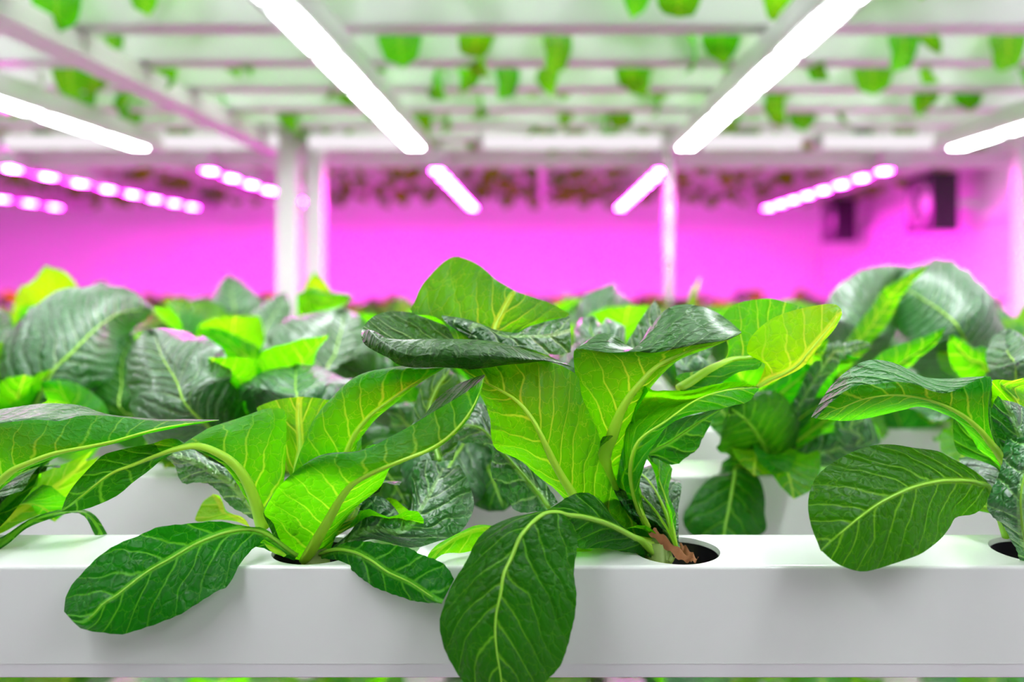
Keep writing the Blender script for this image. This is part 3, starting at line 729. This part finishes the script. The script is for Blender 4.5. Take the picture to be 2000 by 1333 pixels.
hero(B, [('3:1100,640 900,520 745,400 800,393 900,405 1050,470 1150,470 1300,425 1452,392', (.47, .49, .49, .5)),
         ('3:1120,650 1000,540 900,470 960,440 1080,500 1200,500 1330,500 1458,470', (.47, .475, .475, .49)),
         ('3:1140,660 1060,570 1000,525 880,512 1080,545 1200,580 1290,600 1400,605 1462,590', (.47, .47, .47, .49))], 1, 'glossy', rib=0, label='dark glossy leaf folded under the pointed one')
hero(B, [('p:1190,960 1172,905 1150,850 1135,790 1123,725 1122,684 1135,676 1150,662 1172,652 1195,650 1212,662 1232,680 1250,682 1262,652 1285,622 1308,600 1345,594 1380,602 1412,618 1448,648', (.455, .46, .465, .475, .48)),
         ('p:1192,960 1172,905 1150,850 1135,790 1123,725 1122,684 1140,682 1180,688 1215,689 1250,687 1275,690 1310,684 1345,676 1380,671 1430,662 1448,650', (.455, .445, .435, .435, .44)),
         ('p:1194,960 1178,900 1193,860 1208,815 1225,782 1250,750 1275,722 1300,705 1325,694 1352,682 1400,672 1448,652', (.455, .445, .44, .445, .455)),
         ('p:1200,960 1215,880 1230,840 1246,800 1262,770 1280,746 1300,725 1325,705 1352,692 1400,675 1448,652', (.455, .455, .46, .465, .47))], 2, 'leaf', rib=.0052, wave=.0003, nv=60, nu=24, crease=(1,), over='glossy', at=.4,
     label='lime leaf with a thick forked rib and a dark curled top')
hero(B, [('p:1205,960 1235,860 c:2215,800 d:800,755 870,800 1000,790 1110,795 1200,790 1300,765 1420,735 1490,730 1600,745 1690,770', (.455, .44, .45, .46)),
         ('p:1205,960 d:660,1000 700,900 740,870 800,860 930,850 1080,870 1250,850 1400,800 1550,770 1690,775', (.455, .47, .48, .475, .455)),
         ('p:1262,1028 1245,990 1233,940 d:720,1330 760,1200 860,1110 960,1050 1080,960 1180,890 1280,840 1420,800 1560,780 1695,778', (.45, .43, .425, .43, .44)),
         ('p:1268,1030 1255,1000 1247,960 d:830,1333 960,1100 1060,1030 1180,980 1300,955 1430,930 1520,905 1610,885 1665,820 1700,778', (.45, .435, .42, .43, .445))], 2, 'leaf', rib=.0016, wave=.0004, teeth=.0003, ribfrom=.02,
     label='long leaf arching right with a silvery tip')
hero(B, [('p:1262,1020 1245,975 1238,940 e:1100,120 1200,60 1280,0 d:1050,1030 1300,950 1500,900', (.455, .45, .45, .46)),
         ('p:1264,1020 e:1060,400 1060,300 1120,200 1250,120 d:1000,1200 1150,1100 1300,1000 1450,920', (.455, .46, .465, .47)),
         ('p:1266,1022 e:1100,420 1140,300 1200,195 1330,245 1430,250 1500,200 1620,130 1650,60 1680,0 d:1340,1000 1420,935', (.455, .465, .47, .475))], 1, 'dark', rib=.0009, teeth=.0008, wave=.0012, label='ragged dull green blade below the arching leaf')
hero(B, [('e:1180,790 1080,720 1060,640 1010,560 965,400 1010,280 1050,170 1100,80', (.45, .438)),
         ('e:1190,800 1130,680 1080,560 1045,400 1040,260 1080,130 1200,20', (.448, .434)),
         ('e:1195,800 1160,700 1120,560 1090,470 1090,380 1130,280 1180,170 1270,0', (.45, .44))], 1, 'midribleaf' if 'midribleaf' in M else 'leaf', rib=.0012, nv=24, nu=8, wave=.0004, label='pale grey green curled leaf edge above the open hole')
hero(B, [('d:1130,740 1050,700 1110,660 1240,640 1420,560 1460,460 1400,300 1440,190 1550,120 1740,92 1850,105 1960,140 2030,160', (.47, .48, .50, .51)),
         ('d:1090,790 1180,730 1300,650 1400,600 1500,560 1640,540 1750,450 1850,300 2030,165', (.465, .47, .48, .49, .505)),
         ('d:1100,800 1250,780 1380,740 1540,660 1680,640 1720,590 1690,545 1800,480 1950,300 2030,170', (.46, .455, .455, .465, .50))], 1, 'leaf', rib=.0042, wave=.0004, at=.3, label='green leaf with a thick yellow rib behind the young leaf')
hero(B, [('5:690,690 720,630 733,570 700,545 650,535 655,470 700,410 780,350 900,310 1060,285 1108,310', (.46, .462, .47)),
         ('5:700,692 760,655 830,625 900,580 950,520 1000,460 1050,400 1085,350 1110,322', (.458, .455, .462)),
         ('5:710,697 800,657 870,617 940,562 1000,492 1050,442 1085,392 1112,335', (.46, .46, .468))], 1, 'yellow', rib=.0012, wave=.0004, label='young yellow green leaf, tip pointing up right')
hero(B, [('4:1335,335 1180,345 1110,260 1040,150 c:1100,1260 950,1200 870,1195 820,1090', (.455, .475, .50)), ('4:1350,325 1300,250 1200,130 c:1180,1260 1090,1150 1000,1080 900,1060 830,1080', (.458, .47, .49)), ('4:1400,290 1330,180 1200,60 c:1250,1310 1140,1200 1115,1100 1100,980 1000,890 900,960 840,1070', (.465, .475, .51))], 1, 'glossy', rib=.0012, teeth=.0008, wave=.0012, label='dark ruffled leaf in shade behind')
hero(B, [('4:1850,560 1600,560 1250,480 1000,415 850,460 760,505 690,560 655,645', (.455, .45, .44, .43)),
         ('4:1850,570 1600,570 1250,500 1000,440 860,480 770,530 710,590 660,650', (.455, .445, .435, .425)),
         ('4:1850,580 1600,590 1250,560 1000,550 860,572 780,575 730,600 665,655', (.455, .45, .44, .428))], 1, 'yellow', rib=0, wave=.0004, label='pale rolled leaf behind the hanging one')
hero(B, [('d:570,1100 640,900 620,600 760,300 900,100', (.47, .52, .54)), ('d:600,1200 700,1000 760,760 860,500 950,200', (.47, .51, .53)), ('d:650,1200 800,1000 880,700 930,500 960,200', (.48, .53, .54))], 1, 'glossy', rib=0)
hero(B, [('d:480,1300 445,1240 480,1180 500,1150', (.452, .445)), ('d:500,1310 500,1230 530,1180 560,1140', (.452, .44)), ('d:530,1300 550,1220 560,1180 582,1150', (.452, .445))], 1, 'dark', rib=0, nv=14, nu=6, wave=.0006)
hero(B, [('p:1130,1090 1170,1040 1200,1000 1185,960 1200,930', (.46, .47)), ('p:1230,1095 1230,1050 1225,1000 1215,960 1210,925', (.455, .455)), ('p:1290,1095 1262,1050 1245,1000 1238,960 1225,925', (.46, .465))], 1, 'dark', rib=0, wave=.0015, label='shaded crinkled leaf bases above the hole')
# dried leaf bits in the open hole
for i, (spec, dd) in enumerate((('e:1215,830 1290,900 1380,980 1460,1040 1540,1095', (.448, .445)), ('e:1220,900 1300,980 1360,1050 1400,1095', (.45, .446)), ('e:1450,960 1500,1000 1560,1060 1600,1095', (.46, .452)))):
    pts = spline(line(spec, dd), 20)
    rows = [[p + Vector((a * (.0022 - .0004 * i), .0005 * math.sin(j * 1.3 + a * 2), .0009 * math.sin(j * .9 + a * 3) + a * .0012)) * 1 for a in (-1, -.5, 0, .5, 1)] for j, p in enumerate(pts)]
    me, _ = grid_leaf('dried_leaf', rows, 2, .0006, i)
    o = link('dried_leaf', me, None, [M['root'] if i != 1 else M['stem']]); o.parent = B; o.matrix_parent_inverse = Matrix.Translation(-Vector(B.location))
    o['label'] = 'shrivelled brown dead leaf' if i == 0 else ('cut green stalk' if i == 1 else 'dry brown leaf scrap')

# --- C : right edge lettuce
hero(Cc, [('6:1900,480 1815,225 1790,180 1700,100 1590,35 1480,0 1300,-30 1100,-15 950,60 840,150 800,250 795,350 820,450 850,520', (.45, .44, .43, .42, .41, .405)),
          ('6:1900,485 1812,222 1760,190 1700,172 1550,170 1400,200 1280,250 1170,310 1050,400 980,460 900,525 865,560', (.45, .43, .41, .40, .398)),
          ('6:1905,500 1815,230 1790,285 1720,350 1610,385 1570,450 1540,500 1450,560 1350,610 1230,650 1120,675 1050,670 950,630 875,565', (.45, .44, .42, .405, .40, .398))], 1, 'dark', rib=.0020, wave=.0008,
     label='round dark green leaf hanging towards the left')
hero(Cc, [('f:1900,1500 1620,1050 1550,800 1490,600 1490,340 1380,330 1200,345 1000,335 850,270 700,215 560,200 430,260 260,420 130,630', (.45, .45, .455, .46, .46, .455, .45)),
          ('f:1880,1500 1580,1000 1480,800 1440,600 1470,330 1330,370 1170,445 1000,430 880,375 740,365 600,385 440,400 330,480 240,560 170,640', (.45, .44, .43, .42, .42, .425, .44)),
          ('f:1850,1500 1560,960 1470,830 1370,710 1230,600 1080,525 950,485 800,465 660,470 520,495 380,550 280,590 190,640', (.45, .435, .43, .425, .42, .43, .44)),
          ('f:1830,1500 1540,1010 1400,900 1300,740 1190,640 1080,590 950,545 850,570 700,600 560,635 400,660 290,650 180,645', (.45, .46, .46, .46, .455, .45, .445))], 2, 'leaf', rib=.0034, wave=.0004, crease=(1,), over='satin',
     label='long leaf arching left with a silvery upper rim and yellow rib')
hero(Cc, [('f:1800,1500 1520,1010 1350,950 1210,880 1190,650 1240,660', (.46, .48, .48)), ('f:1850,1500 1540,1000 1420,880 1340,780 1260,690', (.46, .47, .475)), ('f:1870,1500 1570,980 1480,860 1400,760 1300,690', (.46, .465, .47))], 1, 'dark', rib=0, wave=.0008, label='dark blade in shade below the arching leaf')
hero(Cc, [('6:2000,700 1930,480 1850,400 1797,300 1820,200 1880,80 1890,0 1900,-60', (.44, .42, .42, .43)), ('6:2060,650 2000,480 1980,300 2000,150 2050,-20 2060,-80', (.44, .41, .41, .42)), ('6:2200,600 2180,450 2160,250 2180,100 2200,-80', (.45, .42, .42, .43))], 1, 'glossy', rib=.0012, wave=.0014, teeth=.0008, label='glossy blistered leaf cut by the right edge')
hero(Cc, [('f:1900,1200 1600,950 1530,800 1450,480 1480,400 1490,345 1600,350 1750,330', (.46, .45, .44, .44)), ('f:1950,1200 1800,900 1720,700 1650,500 1560,400 1700,345', (.46, .45, .44, .445)), ('f:2000,1200 1900,900 1900,650 1850,450 1800,335', (.46, .46, .46, .46))], 1, 'leaf', rib=.0016, wave=.0016, label='lime leaf cut by the right edge')
hero(Cc, [('f:1900,1300 1650,950 1540,850 1480,620 1500,520 1520,470', (.455, .44, .43)), ('f:1950,1300 1750,950 1680,750 1620,600 1560,500', (.455, .43, .425)), ('f:2050,1300 1900,950 1850,750 1780,600 1650,520', (.46, .44, .435))], 1, 'glossy', rib=0, wave=.002, teeth=.0006, label='blistered dark green leaf near the right edge')

# --- D : left edge lettuce
hero(D, [('p:-90,1075 -120,980 -130,900 -80,840 h:0,60 200,0 400,-40 600,-20 800,0 950,40 1150,70 1400,85 p:380,818 c:0,0', (.45, .45, .455))][:0] +
        [('p:-85,1070 -120,960 -110,860 -40,815 1:0,908 130,885 260,878 380,878 480,890 570,925 650,942 800,958 1000,962 1212,965', (.45, .46, .465, .45)),
         ('p:-85,1070 -115,960 -105,870 -40,835 1:0,985 200,965 350,972 450,940 600,945 800,965 1000,972 1212,967', (.45, .43, .43, .44)),
         ('p:-80,1070 -60,1010 -20,960 1:60,1255 100,1230 290,1155 470,1118 640,1082 780,1040 900,1010 1050,985 1212,968', (.45, .43, .42, .42, .435)),
         ('p:-75,1072 -40,1020 1:20,1333 110,1260 200,1200 300,1165 480,1128 640,1092 780,1052 920,1022 1080,990 1212,969', (.45, .45, .45, .44, .438))], 2, 'leaf', rib=.0036, wave=.0004, crease=(1,), over='glossy', at=.7,
     label='long lime underside leaf with a silvery rolled edge')
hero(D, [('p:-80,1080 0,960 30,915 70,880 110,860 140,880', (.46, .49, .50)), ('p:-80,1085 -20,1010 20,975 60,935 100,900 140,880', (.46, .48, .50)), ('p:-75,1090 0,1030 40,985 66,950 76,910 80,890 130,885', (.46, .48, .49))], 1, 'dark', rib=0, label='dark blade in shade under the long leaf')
hero(D, [('2:-220,540 0,490 150,390 260,345 380,335 480,335 550,380 600,470', (.45, .47, .48)), ('2:-220,550 0,520 150,410 260,365 380,345 460,345 520,390 570,475', (.45, .465, .475)), ('2:-220,560 0,550 150,440 260,385 380,355 450,360 490,400 530,475', (.45, .46, .47))], 1, 'dark', rib=0, nv=24, nu=8, label='thin arching leaf, low at the left')
hero(D, [('2:-220,500 0,280 200,140 400,60 520,0', (.46, .52, .54)), ('2:-220,540 50,380 200,280 380,150 480,60', (.46, .51, .54)), ('2:-220,560 50,440 220,360 400,250 560,30', (.46, .52, .55))], 1, 'yellow', rib=0, label='blurred bright leaf under the long one')

# --- second and third row leaves seen softly behind the front lettuces
def near(px, k):
    best = None
    for key, t in R2.items():
        kk = key[0] if isinstance(key, tuple) else 1
        if kk != k: continue
        d = abs(proj(t.location)[0] - px)
        if best is None or d < best[0]: best = (d, t)
    return best[1]
def S(px, k, *a, **kw): return soft(near(px, k), *a, **kw)
S(180, 1, 'p:95,740 140,690 190,640 240,610 300,605', [60, (110, 95), (115, 90), (70, 60), 30], (.66, .68, .74, .80), 'glossy', bul=.03, rib=.0022, label='large glossy pale veined leaf, blurred, at left')
S(400, 1, 'p:375,805 345,745 318,700 306,665 300,650', [70, (105, 95), (100, 110), (80, 90), 50], (.57, .59, .63, .68), 'glossy', bul=.03, rib=.0018, label='round glossy leaf, blurred, left of centre')
S(560, 1, 'p:575,790 577,760 578,730 577,715', [50, (100, 105), (110, 110), (70, 70)], (.56, .59, .64), 'glossy', bul=.03, rib=.0016, label='wide glossy leaf behind the rolled edge leaf')
S(700, 2, 'p:650,740 655,690 668,640 672,605', [60, (125, 100), (130, 90), (90, 60)], (.70, .75, .82), 'glossy', bul=.03, rib=.0022, label='big soft glossy leaf with a pale rib')
S(0, 2, 'p:-30,760 -20,700 -10,640 -5,600', [60, 60, 50, 40], (.72, .80), 'glossy', bul=.02)
S(380, 3, 'p:450,660 430,640 400,625 370,615 330,620', [20, (32, 30), (28, 40), (22, 34), 10], (1.0, .97), 'leaf', bul=.02)
S(430, 2, 'p:490,720 470,690 440,665 400,650 380,645', [10, 28, 26, 18, 8], (.80, .78), 'leaf', bul=.01)
S(100, 3, 'p:95,600 100,570 100,545 95,522', [40, (70, 80), (62, 66), (36, 36)], (1.02, .98), 'yellow', bul=.02, label='blurred bright lime leaf against the pink wall at left')
S(200, 3, 'p:190,610 200,580 205,550', [40, 42, 30], (1.06, 1.14), 'glossy', bul=.02)
S(460, 3, 'p:455,620 455,590 452,565 450,540', [50, 56, 48, 30], (1.0, 1.08), 'glossy', bul=.02)
S(620, 3, 'p:622,610 620,580 618,560 617,535', [30, 40, 38, 26], (1.02, 1.0), 'yellow', bul=.02)
S(650, 3, 'p:600,600 640,590 690,580', [22, 24, 16], (.98, .96), 'leaf', bul=.02)
S(540, 3, 'p:500,680 520,640 545,600 560,575', [20, 34, 40, 26], (.86, .95), 'glossy', bul=.02)
S(870, 2, 'c:620,1000 520,900 450,800 420,700', [30, 40, 50, 30], (.66, .64), 'dark', bul=.02)
S(900, 1, 'c:880,1300 900,1180 950,1050 1000,930', [30, 60, 50, 30], (.60, .57), 'glossy', bul=.02)
S(800, 1, 'c:600,1250 500,1120 400,1000 300,950', [40, 60, 60, 30], (.62, .6), 'glossy', bul=.02)
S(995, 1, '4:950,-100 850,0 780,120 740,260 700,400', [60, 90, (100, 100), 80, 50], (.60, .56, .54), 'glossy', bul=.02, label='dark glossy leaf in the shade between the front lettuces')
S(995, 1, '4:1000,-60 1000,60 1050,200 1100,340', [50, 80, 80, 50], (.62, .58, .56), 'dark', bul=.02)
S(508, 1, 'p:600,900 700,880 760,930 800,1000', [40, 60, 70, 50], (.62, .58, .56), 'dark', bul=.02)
S(260, 2, 'p:250,810 238,750 240,700 262,655', [50, 62, 60, 30], (.68, .76), 'dark', bul=.02)
S(150, 2, 'p:150,840 140,800 120,770 90,750', [40, 60, 60, 30], (.64, .62), 'leaf', bul=.02)
S(1800, 2, 'p:1790,910 1765,850 1745,800 1710,765', [50, 80, 80, 40], (.84, .80), 'dark', bul=.02)
# right: second-row lettuce E and neighbours
S(1480, 1, '5:740,1010 700,930 640,850 560,790', [60, (70, 90), (80, 80), 50], (.62, .58, .56), 'dark', bul=.015, rib=.0012, label='broad dull green underside leaf in shade')
S(1480, 1, '5:750,800 770,760 850,690 960,605 1080,560 1190,560', [12, 20, (30, 50), (24, 60), (14, 40), 6], (.62, .60, .60), 'leaf', bul=.02, rib=.0026, label='lime leaf with ladder like ribs')
S(1480, 1, '5:810,1050 840,930 900,820 960,740 1080,640', [16, 40, 60, 60, 30], (.66, .68), 'dark', bul=.02)
S(1480, 1, '6:400,90 385,140 370,230 350,340 330,440 320,560', [20, (45, 34), (68, 58), (75, 78), (80, 86), (70, 70)], (.64, .60, .585, .575), 'dark', bul=.01, rib=.0016, label='ragged dark leaf hanging in front of the second channel')
S(1900, 2, '5:1700,440 1620,340 1520,270 1420,205 1350,140', [80, (110, 80), (130, 90), (115, 90), 60], (.68, .72, .78, .84), 'glossy', bul=.04, rib=.0026, label='largest pale leaf rising at right against the pink wall')
S(1720, 2, '5:1200,470 1220,400 1260,300 1330,200 1450,120', [40, (70, 50), (90, 60), (70, 50), 30], (.72, .76, .80, .84), 'glossy', bul=.03, rib=.0016)
S(1700, 1, '5:1300,330 1340,250 1420,180 1540,90', [10, 20, 22, 8], (.72, .72), 'leaf', bul=.005, rib=0)
S(1700, 1, '5:1380,590 1450,540 1540,480 1610,400', [16, (40, 16), (36, 14), 14], (.62, .60), 'leaf', bul=.01, rib=.0014, label='small bright lime leaf pointing up right')
S(1830, 1, '5:1820,620 1740,560 1680,500 1640,440', [14, (40, 44), (44, 30), 22], (.64, .62), 'leaf', bul=.01, rib=.0018)
S(1990, 1, '5:1960,620 1930,540 1900,470 1890,420', [50, 60, 54, 36], (.54, .58, .62), 'glossy', bul=.03, rib=.0012, label='pale glossy leaf above the right edge lettuce')
S(1640, 1, '5:1040,560 1110,520 1180,495 1260,490', [8, 18, 20, 12], (.58, .62), 'glossy', bul=.004, rib=0)
S(1560, 2, '5:960,560 1000,500 1040,460', [20, 26, 20], (.58, .57), 'leaf', bul=.01, rib=0)
S(1640, 1, '5:1190,960 1150,900 1170,840 1200,780', [20, 34, 40, 30], (.60, .58), 'glossy', bul=.01, rib=0)
S(1180, 2, '5:-40,380 20,330 100,300', [30, 60, 40], (.82, .90), 'glossy', bul=.02)
S(1180, 1, 'd:470,520 420,380 400,300 430,240', [30, 56, 50, 40], (.58, .64), 'glossy', bul=.02)
S(1250, 2, 'd:900,480 800,420 760,370', [20, 20, 14], (.66, .66), 'yellow', bul=.01, rib=0)
S(1330, 1, 'd:1230,700 1150,600 1250,500 1350,440', [30, 34, 30, 20], (.54, .58), 'glossy', bul=.01, rib=0)
S(1360, 4 if False else 3, 'p:1352,585 1360,565 1368,540', [6, 8, 5], (1.15, 1.15), 'leaf', bul=.0, rib=0)

# ------------------------------------------------------------------ world and view
w = bpy.data.worlds.new('world'); sc.world = w; w.use_nodes = True
w.node_tree.nodes['Background'].inputs[0].default_value = (1, .97, .95, 1); w.node_tree.nodes['Background'].inputs[1].default_value = .15
sc.view_settings.view_transform = 'Standard'; sc.view_settings.look = 'None'; sc.view_settings.gamma = 1; sc.view_settings.exposure = .19
sc.view_settings.use_curve_mapping = False
sc.cycles.max_bounces = 5; sc.cycles.transmission_bounces = 3; sc.cycles.diffuse_bounces = 3; sc.cycles.glossy_bounces = 2; sc.cycles.use_adaptive_sampling = True; sc.cycles.adaptive_threshold = .08; sc.cycles.sample_clamp_indirect = 8
